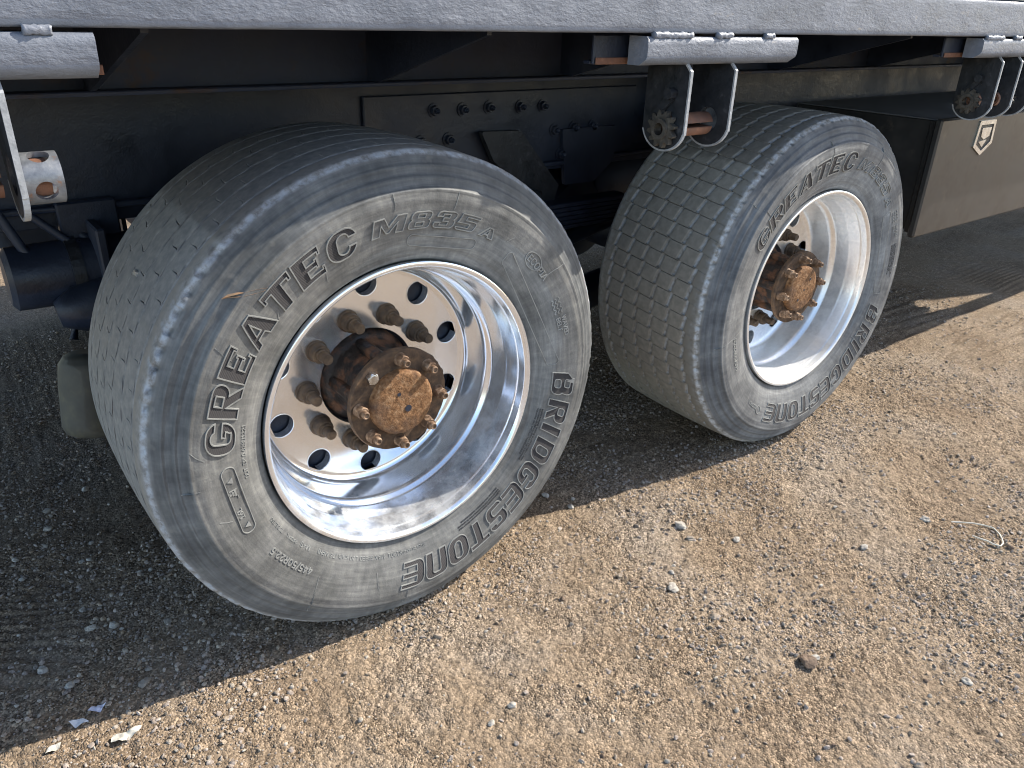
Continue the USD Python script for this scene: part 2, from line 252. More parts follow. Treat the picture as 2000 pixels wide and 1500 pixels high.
mat('dirt', {'c': ('geometry', {}), 'n1': ('noise_texture', {'scale': 2.3, 'detail': 8., 'roughness': .6}), 'n2': ('noise_texture', {'scale': 38., 'detail': 6., 'roughness': .65}),
    'v': ('voronoi_texture', {'scale': 270., 'randomness': 1.}), 'v2': ('voronoi_texture', {'scale': 95., 'randomness': 1.}), 'bw': ('rgb_to_bw', {}), 'bw2': ('rgb_to_bw', {}),
    'r1': ('rgb_ramp', {'ramp': [(.32, (.160, .116, .078)), (.5, (.208, .158, .110)), (.68, (.226, .184, .142))]}),
    'g': ('rgb_ramp', {'ramp': [(.15, (.42, .40, .38)), (.5, (.92, .92, .92)), (.85, (1.9, 1.88, 1.85))]}),
    'mg': ('mix_color', {'blend_type': 'multiply', 'fac': .72}), 'vf': ('map_range', {'from_min': .40, 'from_max': .58, 'to_min': .50, 'to_max': 1., 'clamp': True}), 'n4': ('noise_texture', {'scale': 5.5, 'detail': 5., 'roughness': .6}), 'bs': ('math', {'math_type': 'multiply', 'value2': .75}),
    'g2': ('rgb_ramp', {'ramp': [(.3, (.72, .70, .68)), (.7, (1.25, 1.25, 1.25))]}), 'mg2': ('mix_color', {'blend_type': 'multiply', 'fac': .8, 'use_clamp': False}),
    'b1': ('bump', {'distance': .004, 'strength': .6, 'invert': True}), 'b2': ('bump', {'distance': .006, 'strength': .45, 'invert': True}), 'b3': ('bump', {'distance': .006, 'strength': .6}),
    'p': ('principled_bsdf', {'roughness': .92, 'specular_ior_level': .15})},
    [('c.position', 'n1.vector'), ('c.position', 'n2.vector'), ('c.position', 'v.vector'), ('c.position', 'v2.vector'), ('n1.fac', 'r1.fac'), ('v.color', 'bw.color'), ('bw.val', 'g.fac'),
     ('r1.color', 'mg.a'), ('g.color', 'mg.b'), ('n2.fac', 'g2.fac'), ('mg.result', 'mg2.a'), ('g2.color', 'mg2.b'), ('mg2.result', 'p.base_color'),
     ('c.position', 'n4.vector'), ('n4.fac', 'vf.value'), ('vf.result', 'mg.fac'), ('vf.result', 'bs.value1'), ('bs.value', 'b1.strength'), ('v.distance', 'b1.height'), ('v2.distance', 'b2.height'), ('n2.fac', 'b3.height'), ('b3.normal', 'b2.normal'), ('b2.normal', 'b1.normal'), ('b1.normal', 'p.normal')])
for i, cols in enumerate(([(.0, (.18, .135, .092)), (.5, (.27, .21, .15)), (1, (.42, .345, .265))], [(.0, (.17, .135, .108)), (.5, (.28, .232, .195)), (1, (.44, .385, .335))], [(.0, (.24, .20, .155)), (.7, (.35, .305, .25)), (1, (.50, .45, .385))])):
    mat(f'grain_{i}', {'r': ('rgb_ramp', {'ramp': cols}), 'c': ('geometry', {}), 'n': ('noise_texture', {'scale': 130., 'detail': 2., 'roughness': .7}), 'm': ('map_range', {'from_min': .28, 'from_max': .72, 'clamp': True}),
        'p': ('principled_bsdf', {'roughness': .9, 'specular_ior_level': .2})}, [('c.position', 'n.vector'), ('n.fac', 'm.value'), ('m.result', 'r.fac'), ('r.color', 'p.base_color')])

# ------------------------------------------------------------------ ground
def ground_h(x, y):
    x, y = np.asarray(x, float), np.asarray(y, float)
    p = np.stack([x, y, 0 * x], -1)
    base = -0.012 - 0.0115 * np.clip(x, -2, 4)
    amp = np.clip(0.6 + 0.4 * np.sin(1.3 * x + 2 * y), .2, 1)
    h = (meshkit.fbm(p * 2.1, 3, 3) - .5) * .030 + (meshkit.fbm(p * 11., 3, 5) - .5) * .013
    d = (x * .55 + y * .84)                                         # tyre-track ridges, running along the truck
    wv = (y + .10 * x + .012 * np.sin(5 * x)) / .070
    tr = (np.abs(np.mod(wv, 1) - .5) * 4 - 1) * .0042 * np.clip((meshkit.noise(p * 1.7, 9) - .30) * 3, 0, 1) * np.clip(.30 + .60 * (x - .6) + .3 * y, .2, 1.5)
    cl = np.sin(2 * PI * (d + .02 * np.sin(14 * y)) / .030) * .0030 * np.clip((meshkit.noise(p * 2.3, 12) - .58) * 5, 0, 1)
    tread = 1.0
    for wx, wz in ((0.0, -.012), (1.3818, -.028)):                  # flat where the tyres stand
        q = np.exp(-np.maximum(0, np.hypot((x - wx) / .16, np.maximum(0, np.abs(y - .21) - .2) / .07)) ** 2)
        tread = tread * (1 - .9 * q)
    return base + (h + tr + cl) * tread
def axis_grid(lo, a0, b0, hi, fine, grow=1.09):
    mid = np.arange(a0, b0, fine); left, right = [], []
    s, p = fine, a0
    while p > lo: s *= grow; p -= s; left.append(p)
    s, p = fine, mid[-1]
    while p < hi: s *= grow; p += s; right.append(p)
    return np.r_[left[::-1], mid, right]
gx, gy = axis_grid(-90, -.95, 2.3, 120, .0058), axis_grid(-90, -1.05, .62, 140, .0050)
X, Y = np.meshgrid(gx, gy, indexing='ij')
Z = ground_h(X, Y)
P3 = np.stack([X, Y, X * 0], -1)
near = np.exp(-np.maximum(0, np.hypot(X - .6, Y) - 2.2) / .8)
Z = Z + near * ((meshkit.fbm(P3 * 55., 2, 21) - .5) * .0070 + (meshkit.noise(P3 * 140., 23) - .5) * .0042)
gm = grid(np.stack([X, Y, Z], -1))
obj('ground', gm, 'dirt', smooth=True, kind='structure')

def rock(seed, sub=1, flat=.7, jag=.35):
    m = trimesh.creation.icosphere(subdivisions=sub); r = np.random.default_rng(seed)
    o = r.uniform(0, 50, 3)
    m.vertices = m.vertices * (1 + (meshkit.noise(m.vertices * 1.3 + o, seed) - .5)[:, None] * 2 * jag + (meshkit.noise(m.vertices * 3. + o, seed + 1) - .5)[:, None] * jag)
    m.vertices = m.vertices * [1, r.uniform(.65, .95), flat * r.uniform(.8, 1.1)]
    return m

gi = UsdGeom.PointInstancer.Define(stage, '/World/gravel')
gi.GetPrim().SetCustomDataByKey('kind', 'stuff')
tag(gi.GetPrim(), 'loose fine gravel grains scattered over the tan dirt of the yard', 'gravel')
protos = []
for k in range(9):
    pp = f'/World/gravel/grains/grain_{k:03d}' if k else '/World/gravel/grains/grain'
    usdkit.mesh(stage, pp, rock(100 + k, 1, .50, .30), MAT[f'grain_{k % 3}'], smooth=False); protos.append(pp)
UsdGeom.Scope.Define(stage, '/World/gravel/grains')
n = 250000
g_ = np.random.default_rng(11)
px = g_.uniform(-1.0, 3.6, n); py = g_.uniform(-1.25, 2.2, n)
cl = meshkit.fbm(np.stack([px, py, 0 * px], -1) * 4.2, 4, 31)
camd = np.hypot(px - eye[0], py - eye[1])
keep = (g_.uniform(0, 1, n) < np.clip((cl - .38) * 4.2, .10, 1)) & (g_.uniform(0, 1, n) < np.clip(2.4 / camd, .15, 1) ** 2) & (py > -1.35 + .0 * px)
px, py = px[keep], py[keep]; n = len(px)
size = .0013 + .0018 * g_.pareto(2.6, n).clip(0, 2.4)
pz = ground_h(px, py) + size * .25 + (meshkit.fbm(np.stack([px, py, 0 * px], -1) * 55., 2, 21) - .5) * .007
q = g_.normal(size=(n, 4)); q[:, 1:3] *= .35; q /= np.linalg.norm(q, axis=1)[:, None]
gi.CreatePositionsAttr(Vt.Vec3fArray.FromNumpy(np.stack([px, py, pz], -1).astype(np.float32)))
gi.CreateScalesAttr(Vt.Vec3fArray.FromNumpy(np.repeat(size[:, None], 3, 1).astype(np.float32)))
gi.CreateOrientationsAttr(Vt.QuathArray([Gf.Quath(float(a0), float(b0), float(c0), float(d0)) for a0, b0, c0, d0 in q]))
gi.CreateProtoIndicesAttr(Vt.IntArray.FromNumpy(g_.choice(9, n, p=[.10, .18, .08, .10, .18, .08, .08, .12, .08]).astype(np.int32)))
gi.CreatePrototypesRel().SetTargets([Sdf.Path(p) for p in protos])

# ------------------------------------------------------------------ the truck
truck = xf('flatbed_truck')
tag(truck, 'flatbed truck seen from its side, black chassis on two wide wheels', 'truck')

# --- deck: floor, outer rail with thick lumpy paint, sill, gussets
RAIL_Y, RAIL_Z0, RAIL_Z1, DECK_END = -.100, 1.168, 1.262, 4.55
def rail_mesh(x0, x1):
    xs = np.arange(x0, x1 + .001, .012)
    prof = dense([(.00, RAIL_Z0 + .004), (-.002, RAIL_Z0 + .001), (0, RAIL_Z0)], .01)
    pr = dense([(.09, RAIL_Z0), (.008, RAIL_Z0), (.001, RAIL_Z0 + .004), (0, RAIL_Z0 + .012), (0, RAIL_Z1 - .010), (.003, RAIL_Z1 - .002), (.012, RAIL_Z1), (.09, RAIL_Z1)], .010)
    P = np.zeros((len(xs), len(pr), 3)); P[..., 0] = xs[:, None]; P[..., 1] = pr[None, :, 0] + RAIL_Y; P[..., 2] = pr[None, :, 1]
    nn = meshkit.fbm(P * [9, 20, 20], 3, 41) - .5; n2 = meshkit.fbm(P * 60., 3, 43) - .5
    P[..., 1] += (nn * .003 + n2 * .0018) * (pr[None, :, 0] < .012); P[..., 2] += nn * .002
    m = grid(P); m.invert(); return m
obj('deck_rail', rail_mesh(-1.9, DECK_END), 'rail_paint', truck, smooth=True, label='side rail of the flatbed under thick lumpy grey black paint')
obj('deck_floor', cat_([bx(-1.9, DECK_END, -.008, 2.45, 1.18, 1.255), bx(-1.9, DECK_END, 2.42, 2.5, 1.165, 1.262)]), 'sill_black', truck)
obj('deck_trim', bx(.9, DECK_END, -.099, -.085, 1.264, 1.269, .001), 'plate_edge_paint', truck)
SY = .42
sill = cat_([bx(-1.9, 4.2, SY, SY + .03, 1.046, 1.178, .002), bx(-1.9, 4.2, SY - .045, SY - .001, 1.044, 1.052, .002)])
obj('deck_sill', sill, 'sill_black', truck)
for x in (-.93, -.40, .155, .70, 1.56, 2.13, 2.9):
    obj('gusset', yzplate(Polygon([(SY - .046, 1.053), (SY - .002, 1.053), (SY - .002, 1.176), (-.02, 1.176), (-.02, 1.16)]), x, .010), 'chassis_black', truck)
# --- chassis: frame rails with bolts, cross members, suspension
FY = .74
frame = cat_([bx(-1.9, 5.4, FY, FY + .012, .742, 1.02, .002), bx(-1.9, 5.4, FY + .013, FY + .09, 1.008, 1.02), bx(-1.9, 5.4, FY + .013, FY + .09, .742, .754), bx(-1.9, 4.2, FY - .02, FY + .09, 1.022, 1.178)])
obj('frame_rail', roughen(frame, 0, 1), 'chassis_black', truck)
obj('frame_rail', cat_([bx(-1.9, 5.4, 1.66, 1.672, .742, 1.02), bx(-1.9, 4.2, 1.6, 1.69, 1.022, 1.178)]), 'chassis_black', truck)
obj('frame_plate', bx(.30, 1.30, FY - .014, FY - .001, .745, .985, .003), 'chassis_black', truck)
for x, z in ((.513, .942), (.609, .940), (.70, .942), (.815, .939), (.90, .938), (.47, .86), (.56, .862), (.80, .845), (.95, .865), (1.03, .868), (1.11, .868), (.98, .79)):
    b = cat_([lathe([(-.001, .0001), (-.001, .019), (-.004, .019), (-.004, .0001)][::-1], 20), mv(rot(hexnut(.014, .012), (0, 1, 0), rng.uniform(0, 60)), 0, -.004, 0), mv(lathe([(-.016, .0001), (-.024, .007), (-.016, .008), (0, .008)], 14), 0, 0, 0)])
    obj('frame_bolt', mv(b, x, FY - .014, z), 'chassis_black', truck)
obj('suspension_hanger', mv(xzplate(Polygon([(.66, .875), (.79, .87), (.945, .70), (.93, .655), (.85, .672), (.70, .80)]).buffer(.006), -.05, .02), 0, FY + .0, 0), 'plate_black', truck)
obj('suspension_hanger', mv(xzplate(Polygon([(.98, .86), (1.20, .86), (1.20, .76), (1.12, .70), (1.0, .70)]).buffer(.006), -.03, .014), 0, FY + .0, 0), 'chassis_black', truck)
obj('torque_rod', tube([(.86, .68, .50), (1.0, .70, .515), (1.25, .74, .55), (1.45, .76, .58)], .026, 14), 'chassis_black', truck, smooth=True)
obj('torque_rod', tube([(.1, .78, .62), (.45, .78, .66), (.74, .76, .70)], .024, 14), 'chassis_black', truck, smooth=True)
obj('equaliser_beam', tube([(-.1, .66, .40), (.35, .66, .33), (.69, .66, .32), (1.05, .66, .33), (1.5, .66, .40)], [.05, .06, .075, .06, .05], 16), 'chassis_black', truck, smooth=True)
for x0, z0 in ((0., .48), (1.3818, .4643)):
    obj('axle', cat_([mv(lathe([(.44, .0001), (.44, .075), (1.0, .072), (1.05, .15), (1.2, .19), (1.35, .15), (1.4, .072), (1.98, .075), (1.98, .0001)][::-1], 32), x0, 0, z0)]), 'chassis_black', truck, smooth=30)
    obj('brake_drum', mv(lathe([(.212, .09), (.212, .232), (.40, .235), (.41, .2), (.41, .07)][::-1], 48), x0, 0, z0), 'chassis_black', truck, smooth=30)
# brake chambers and tank behind the rear wheel
ch = roughen(lathe(dense([(-.095, .0001), (-.095, .040), (-.088, .054), (-.074, .061), (.02, .064), (.06, .062), (.078, .052), (.085, .038), (.085, .0001)][::-1], .01), 40), .002, 20., 4)
obj('brake_chamber', mv(rot(rot(ch, (1, 0, 0), 78), (0, 1, 0), 10), -.480, .52, .44), 'chamber_yellow', truck, smooth=40)
tank = lathe([(-.20, .0001), (-.20, .055), (-.19, .068), (.0, .072), (.19, .068), (.20, .055), (.20, .0001)][::-1], 32, 'x')
obj('air_tank', mv(tank, -.372, .70, .652), 'chassis_black', truck, smooth=30)
obj('air_tank_strap', mv(lathe([(-.012, .0735), (-.012, .0765), (.012, .0765), (.012, .0735)], 32, 'x'), -.44, .70, .65), 'plate_black', truck)
arm = tube([(-.50, .62, .585), (-.46, .62, .59), (-.36, .62, .60), (-.2, .64, .60), (.0, .66, .55)], [.028, .05, .058, .06, .06], 18)
obj('trailing_arm', arm, 'chassis_black', truck, smooth=True)
obj('air_hose', tube([(-.56, .69, .80), (-.53, .68, .72), (-.49, .66, .64), (-.47, .64, .55), (-.48, .63, .52)], .010, 10), 'chassis_black', truck, smooth=True)
obj('air_hose', tube([(-.50, .70, .78), (-.44, .69, .72), (-.36, .67, .69), (-.30, .66, .74), (-.2, .68, .76)], .009, 10), 'chassis_black', truck, smooth=True)
obj('air_hose', tube([(-.42, .72, .74), (-.38, .68, .69), (-.37, .67, .64), (-.33, .66, .62)], .012, 10), 'chassis_black', truck, smooth=True)
obj('air_line', tube([(x, .722 + .004 * math.sin(5 * x), .775 - .012 * math.sin(2.2 * x)) for x in np.arange(-1.8, 3.0, .05)], .008, 8), 'chassis_black', truck, smooth=True)
for x in (1.42, 1.50, 1.60): obj('frame_upright', cat_([bx(x, x + .012, .60, .738, .80, 1.04, .002), bx(x + .013, x + .05, .60, .608, .80, 1.04, .001)]), 'chassis_black', truck)
obj('spring_pack', cat_([bx(.02 + k * .03, 1.36 - k * .03, .63, .70, .575 + k * .014, .587 + k * .014, .002) for k in range(6)]), 'chassis_black', truck)
for x in (.56, .82): obj('u_bolt', tube([(x, .618, .50), (x, .618, .68), (x, .625, .70), (x, .70, .70), (x, .712, .68), (x, .712, .50)], .010, 10), 'plate_black', truck, smooth=True)
obj('mounting_bracket', cat_([bx(-.45, -.33, .70, .73, .66, .80, .004), bx(-.40, -.38, .60, .70, .64, .76, .004)]), 'chassis_black', truck)
# --- inner side of the winch track: channels below the rail
def track(x0, x1, lip0):
    pr = np.array([(.050, 1.112), (.020, 1.112), (.002, 1.124), (0, 1.130), (0, 1.158), (.006, 1.163), (.05, 1.163)])
    pr = dense(pr, .012); xs = np.arange(x0, x1 + .001, .012)
    P = np.zeros((len(xs), len(pr), 3)); P[..., 0] = xs[:, None]; P[..., 1] = pr[None, :, 0] + RAIL_Y - .002; P[..., 2] = pr[None, :, 1]
    nn = meshkit.fbm(P * [11, 30, 30], 3, 47) - .5; P[..., 1] += nn * .003; P[..., 2] += nn * .0015
    m = grid(P); m.invert()
    e0, e1 = P[0], P[-1]
    ends = [tri(np.vstack([e, e.mean(0)[None]]), [(i, (i + 1) % len(e), len(e)) for i in range(len(e))]) for e in (e0, e1)]
    return cat_([m] + ends)
for x0, x1, xb, nm in ((-1.9, -.462, -.462, 'rear'), (.463, .935, .385, 'mid'), (1.812, 2.7, 1.72, 'front')):
    tr_ = obj('winch_track', track(x0, x1, xb), 'rail_paint', truck, smooth=50)
    obj('track_flange', cat_([bx(xb, x1, -.040, -.032, 1.112, 1.163, .002), bx(xb, x1, -.031, -.012, 1.112, 1.118, .001)]), 'chassis_black', tr_)
    obj('track_flange_lip', bx(xb + .004, x1, -.0435, -.041, 1.112, 1.124, .001), 'rust_spool', tr_)
    wx = x0 + (.015 if nm != 'rear' else 1.02)
    for k, (ln, gap) in enumerate(((.105, .075), (.045, .11), (.03, .12), (.08, .09))):
        if wx + ln > x1: break
        bead = tube([(wx + ln * q, RAIL_Y + .001, 1.1655) for q in np.linspace(0, 1, int(ln / .003))], .0058, 10)
        obj('weld_bead', roughen(roughen(bead, .0032, 90., k), .0022, 260., k + 9), 'rail_paint', tr_, smooth=True); wx += ln + gap
# --- winches: side plates, gear, spool, pawl
def plate_poly(yf, yb, ztop, zc, chf=.014):
    r = (yb - yf) / 2; yc = (yf + yb) / 2
    arc = [(yc - r * math.cos(t), zc - min(r, .05) * math.sin(t)) for t in np.linspace(0.25, PI - .25, 18)]
    return Polygon([(yb, ztop), (yf + chf, ztop), (yf, ztop - chf)] + [(yf, zc - .012)] + arc + [(yb, zc - .012)])
def side_plate(x, yf, yb, ztop, zc, w, lean=0.):
    pl = plate_poly(yf, yb, ztop, zc)
    hole = Point((yf + yb) / 2, zc + .006).buffer(.026, 16)
    p = obj('side_plate', yzplate(pl.difference(hole), x, .006), 'plate_black', w)
    c = np.array(pl.exterior.coords); e = LineString(c[1:-1]).buffer(.0026, cap_style=2).intersection(pl.buffer(.0012))
    obj('plate_edge', yzplate(e, x - .0006, .0072), 'plate_edge_paint', p)
def gear(x, yc, zc, w, r=.036):
    c = []
    for k in range(12):
        t = k * PI / 6
        c += [(yc + r * .74 * math.cos(t), zc + r * .74 * math.sin(t)), (yc + r * 1.04 * math.cos(t + .30), zc + r * 1.04 * math.sin(t + .30)), (yc + r * math.cos(t + .42), zc + r * math.sin(t + .42))]
    pg = Polygon(c).difference(Point(yc, zc).buffer(.014))
    gpr = obj('ratchet_gear', yzplate(pg, x - .018, .012), 'gear_steel', w)
    obj('gear_hub', yzplate(Point(yc, zc).buffer(.021).difference(Point(yc, zc).buffer(.0125)), x - .024, .022), 'gear_steel', gpr)
def spool(x0, x1, yc, zc, w, r=.020, slot=True):
    t = np.linspace(0, 2 * PI, 40, endpoint=False)
    pg = Point(yc, zc).buffer(r, 12)
    if slot: pg = pg.difference(sbox(yc - .05, zc - .004, yc + .05, zc + .005))
    s = obj('spool', yzplate(Point(yc, zc).buffer(r, 12).difference(Point(yc, zc).buffer(r - .006)), x0, .012), 'rust_spool', w)
    obj('spool_half', yzplate(pg, x0 + .0125, x1 - x0 - .026), 'rust_spool', s)
def pawl(x, yc, zc, w):
    obj('pawl', cat_([yzplate(Polygon([(yc - .008, zc + .055), (yc + .012, zc + .058), (yc + .040, zc + .028), (yc + .028, zc + .020)]), x - .012, .008), yzplate(Point(yc + .0, zc + .066).buffer(.011), x - .02, .019)]), 'plate_black', w)
w = xf('strap_winch', truck, label='strap winch with two side plates and a toothed ratchet gear')
YF, YB = -.096, .020
side_plate(.598, YF, YB, 1.113, .990, w); side_plate(.737, YF, YB, 1.113, .990, w)
gear(.598, -.047, .986, w, .0365); spool(.6045, .7365, -.042, .990, w, .024); pawl(.598, -.058, .990, w)
obj('spool_cap', yzplate(Point(-.050, .990).buffer(.034), .7435, .009), 'winch_steel', w)
w = xf('strap_winch', truck, label='strap winch cut by the right edge, above the toolbox, with a dirty gear')
for x in (1.985, 2.115, 2.235): side_plate(x, YF, YB, 1.113, .980, w)
gear(1.985, -.030, .985, w, .036); pawl(1.985, -.045, .985, w); spool(1.992, 2.114, -.036, .985, w, .020); spool(2.122, 2.234, -.036, .985, w, .020); gear(2.235, -.030, .985, w, .034)
w = xf('strap_winch', truck, label='strap winch cut by the left edge with a round drilled capstan head')
side_plate(-.583, YF, YB, 1.113, .992, w); side_plate(-.715, YF, YB, 1.113, .992, w); spool(-.706, -.584, -.050, .997, w, .023)
cap = lathe([(0, .0315), (.034, .0315), (.038, .0295), (.038, .0265), (.034, .0255), (.0, .0255)][::-1], 64, 'x')
import manifold3d as m3
def mani(m): m = m.copy(); m.merge_vertices(); m.fix_normals(); return m3.Manifold(m3.Mesh(np.asarray(m.vertices, np.float32), np.asarray(m.faces, np.uint32)))
ring = m3.Manifold.cylinder(.042, .0315, .0315, 64, True) - m3.Manifold.cylinder(.05, .0245, .0245, 64, True)
for k in range(2): ring = ring - m3.Manifold.cylinder(.09, .0125, .0125, 32, True).rotate((90, 0, 0)).rotate((0, 0, 112 + 90 * k))
ring = ring.rotate((0, 90, 0)).translate((-.5765 + .0215, -.062, .996))
obj('capstan_head', ring, 'winch_steel', w, smooth=35)
obj('spool_end', mv(lathe([(-.001, .0001), (-.001, .0235), (.03, .0235), (.03, .0001)], 32, 'x'), -.577, -.062, .996), 'rust_spool', w)

# --- toolbox
tb = xf('toolbox', truck, label='black steel underbody toolbox behind the front wheel')
obj('box_body', cat_([bx(2.09, 3.62, .105, .64, .535, .905, .004)]), 'box_paint', tb)
obj('box_lid', bx(2.088, 3.622, .103, .642, .9055, .909, .001), 'lid_grey', tb)
dr = obj('door', bx(2.045, 3.66, .062, .088, .522, .915, .006), 'box_paint', tb, label='wide dusty door of the toolbox')
obj('door_flange', cat_([bx(2.075, 2.088, .0885, .115, .53, .905, .002)]), 'box_paint', dr)
sh = Polygon([(2.318, .893), (2.432, .893), (2.442, .818), (2.375, .782), (2.312, .812)]).buffer(.004)
obj('latch_frame', xzplate(sh.difference(sh.buffer(-.014)), .0575, .004), 'stainless', dr)
obj('latch_dish', xzplate(sh.buffer(-.0143), .0605, .001), 'plate_black', dr)
obj('latch_paddle', cat_([xzplate(Polygon([(2.345, .872), (2.415, .872), (2.412, .842), (2.375, .832), (2.35, .842)]), .0585, .0018), xzplate(Polygon([(2.34, .826), (2.40, .83), (2.376, .805)]), .059, .0013)]), 'stainless', dr)
# --- cab ahead of the deck (outside the frame; it shades the ground)
obj('cab_wall', bx(5.42, 6.9, -.12, 2.4, .55, 2.9, .02), 'cab_paint', truck)
obj('added_shade_rail', cat_([bx(3.68, 5.1, .07, .10, .53, .70, .004), bx(4.05, 4.075, .072, .10, .71, .98, .003)]), 'box_paint', truck)  # unseen rail and upright, added to shade a strip of ground
obj('cross_member', cat_([bx(.655, .665, FY + .1, 1.65, .55, 1.01), bx(.666, .74, FY + .1, 1.65, .98, 1.0)]), 'chassis_black', truck)
obj('cross_member', cat_([bx(-.30, -.29, FY + .1, 1.65, .62, 1.01)]), 'chassis_black', truck)
obj('cross_member', cat_([bx(1.95, 1.96, FY + .1, 1.65, .50, 1.01)]), 'chassis_black', truck)
obj('transmission', tube([(1.45, 1.2, .56), (1.75, 1.2, .58), (2.1, 1.2, .60), (2.9, 1.2, .62), (4.0, 1.2, .64)], [.17, .17, .15, .13, .2], 24), 'chassis_black', truck, smooth=True)
obj('far_toolbox', bx(1.95, 3.6, 1.75, 2.4, .45, .95, .01), 'box_paint', truck)
# far side of the truck: its own wheels close the view under the deck
for x0, z0 in ((0., .48), (1.3818, .4643)):
    obj('far_wheel', mv(lathe([(1.99, .20), (1.99, .45), (2.01, .49), (2.38, .49), (2.4, .45), (2.38, .30), (2.25, .2)], 64), x0, 0, z0), 'chassis_black', truck, smooth=30)

# ------------------------------------------------------------------ lettering
def rr(x0, y0, x1, y1, r):
    r = min(r, (x1 - x0) / 2 - 1e-3, (y1 - y0) / 2 - 1e-3); return sbox(x0 + r, y0 + r, x1 - r, y1 - r).buffer(r, 6)
U = unary_union
def L_(c):
    if c == 'G': return U([rr(0, 0, 1, 1, .42).difference(rr(.34, .19, .70, .81, .16)).difference(sbox(.60, .50, 1.1, .70)), sbox(.52, .34, 1.0, .50)]).difference(sbox(.52, .19, .66, .335))
    if c == 'R': return U([sbox(0, 0, .36, 1), rr(.1, .42, .98, 1, .27).difference(sbox(.36, .60, .62, .83)), Polygon([(.36, .44), (.70, .46), (1.06, 0), (.68, 0), (.36, .40)])])
    if c == 'E': return U([sbox(0, 0, .40, 1), sbox(0, .80, .90, 1), sbox(0, .40, .76, .60), sbox(0, 0, .93, .20), sbox(.80, .70, .90, .9), sbox(.66, .34, .76, .66), sbox(.83, .1, .93, .30)])
    if c == 'A': return Polygon([(-.02, 0), (.36, 1), (.66, 1), (1.08, 0), (.66, 0), (.58, .20), (.30, .20), (.24, 0)], ).difference(Polygon([(.35, .36), (.53, .36), (.47, .70)]))
    if c == 'T': return U([sbox(0, .79, 1.0, 1), sbox(.31, 0, .69, 1), sbox(0, .68, .12, .9), sbox(.88, .68, 1.0, .9)])
    if c == 'C': return rr(0, 0, .98, 1, .42).difference(rr(.36, .19, .70, .81, .16)).difference(sbox(.60, .36, 1.1, .64))
    if c == 'M': return Polygon([(0, 0), (0, 1), (.36, 1), (.56, .48), (.78, 1), (1.14, 1), (1.14, 0), (.84, 0), (.84, .55), (.62, .08), (.50, .08), (.29, .55), (.29, 0)])
    if c == '8': return U([rr(.04, .46, .92, 1, .2), rr(0, 0, .96, .56, .2)]).difference(sbox(.34, .66, .62, .82)).difference(sbox(.32, .19, .64, .36))
    if c == '3': return U([rr(.04, .46, .92, 1, .2), rr(0, 0, .96, .56, .2)]).difference(sbox(.32, .64, .60, .80)).difference(sbox(.30, .21, .62, .38)).difference(sbox(-.1, .36, .36, .66))
    if c == '5': return U([sbox(.04, .44, .36, 1), sbox(.04, .80, .95, 1), rr(0, 0, .95, .64, .2)]).difference(sbox(-.1, .20, .60, .42))
    if c == 'a': return L_('A')
    # the maker's rounded slanted letters
    if c == 'B': return U([rr(0, 0, .98, .58, .24), rr(0, .42, .92, 1, .24), sbox(0, 0, .3, .6)]).difference(rr(.32, .15, .66, .40, .08)).difference(rr(.30, .60, .60, .82, .06)).difference(Polygon([(-.1, .62), (.30, 1.02), (.16, 1.05), (-.2, .8)]))
    if c == 'r': return U([sbox(0, 0, .33, 1), rr(0, .40, .93, 1, .26).difference(rr(.33, .56, .60, .82, .07)), Polygon([(.33, .42), (.66, .44), (.98, 0), (.62, 0), (.33, .40)])])
    if c == 'I': return sbox(0, 0, .34, 1)
    if c == 'D': return U([rr(0, 0, .98, 1, .34), sbox(0, 0, .3, 1)]).difference(rr(.34, .20, .64, .80, .14))
    if c == 'g': return U([rr(0, 0, .98, 1, .34).difference(rr(.34, .19, .64, .81, .14)).difference(sbox(.56, .52, 1.1, .72)), sbox(.50, .36, .98, .52)])
    if c == 'e': return U([rr(0, 0, .93, 1, .30), sbox(.5, .0, .95, .2), sbox(.5, .8, .95, 1)]).difference(sbox(.34, .60, 1.1, .80)).difference(sbox(.34, .20, 1.1, .41))
    if c == 'S': return U([rr(0, .40, .95, 1, .26), rr(0, 0, .95, .60, .26)]).difference(rr(.33, .59, 1.3, .81, .07)).difference(rr(-.4, .19, .62, .41, .07)).union(sbox(.60, .72, .93, .82))
    if c == 'O': return rr(0, 0, .98, 1, .36).difference(rr(.34, .19, .64, .81, .14))
    if c == 'n': return rr(0, -.5, .98, 1, .28).intersection(sbox(0, 0, 1, 1)).difference(rr(.34, -.5, .64, .80, .08))
    if c == 't': return U([sbox(.05, .80, .98, 1), sbox(.34, 0, .68, 1)])

# tyre profile, front face: (y, r) from the bead outwards; y = 0 is the rim lip
SIDE = np.array([(.040, .288), (.018, .2995), (.0085, .3040), (.0050, .3085), (.0022, .3185), (.0004, .322), (-.0022, .326), (-.0075, .338), (-.0112, .350), (-.0142, .362), (-.0180, .380), (-.0212, .400), (-.0236, .418), (-.0222, .431),
                 (-.0232, .4340), (-.0220, .4365), (-.0150, .4400), (-.0110, .449), (-.0100, .4555), (-.0040, .459), (-.0010, .468), (-.0002, .4735), (.0045, .477), (.0095, .486), (.0145, .4925), (.0210, .4975)])
def face_y(r, th=None, seed=None):
    y = np.interp(r, SIDE[:, 1], SIDE[:, 0])
    return y if th is None else y + face_extra(r, th, seed)
def face_extra(r, th, seed):
    """slow waviness of the sidewall and the bulge over the loaded foot"""
    wob = (meshkit.fbm(np.stack([r * np.cos(th), 0 * r + seed, r * np.sin(th)], -1) * 6., 2, seed + 5) - .5) * .0016
    b = np.exp(-((np.mod(th + PI / 2 + PI, 2 * PI) - PI) / .40) ** 2)
    return wob - b * .009 * np.clip((r - .31) / .08, 0, 1) * np.clip((.50 - r) / .03, 0, 1)
SEED = [0]
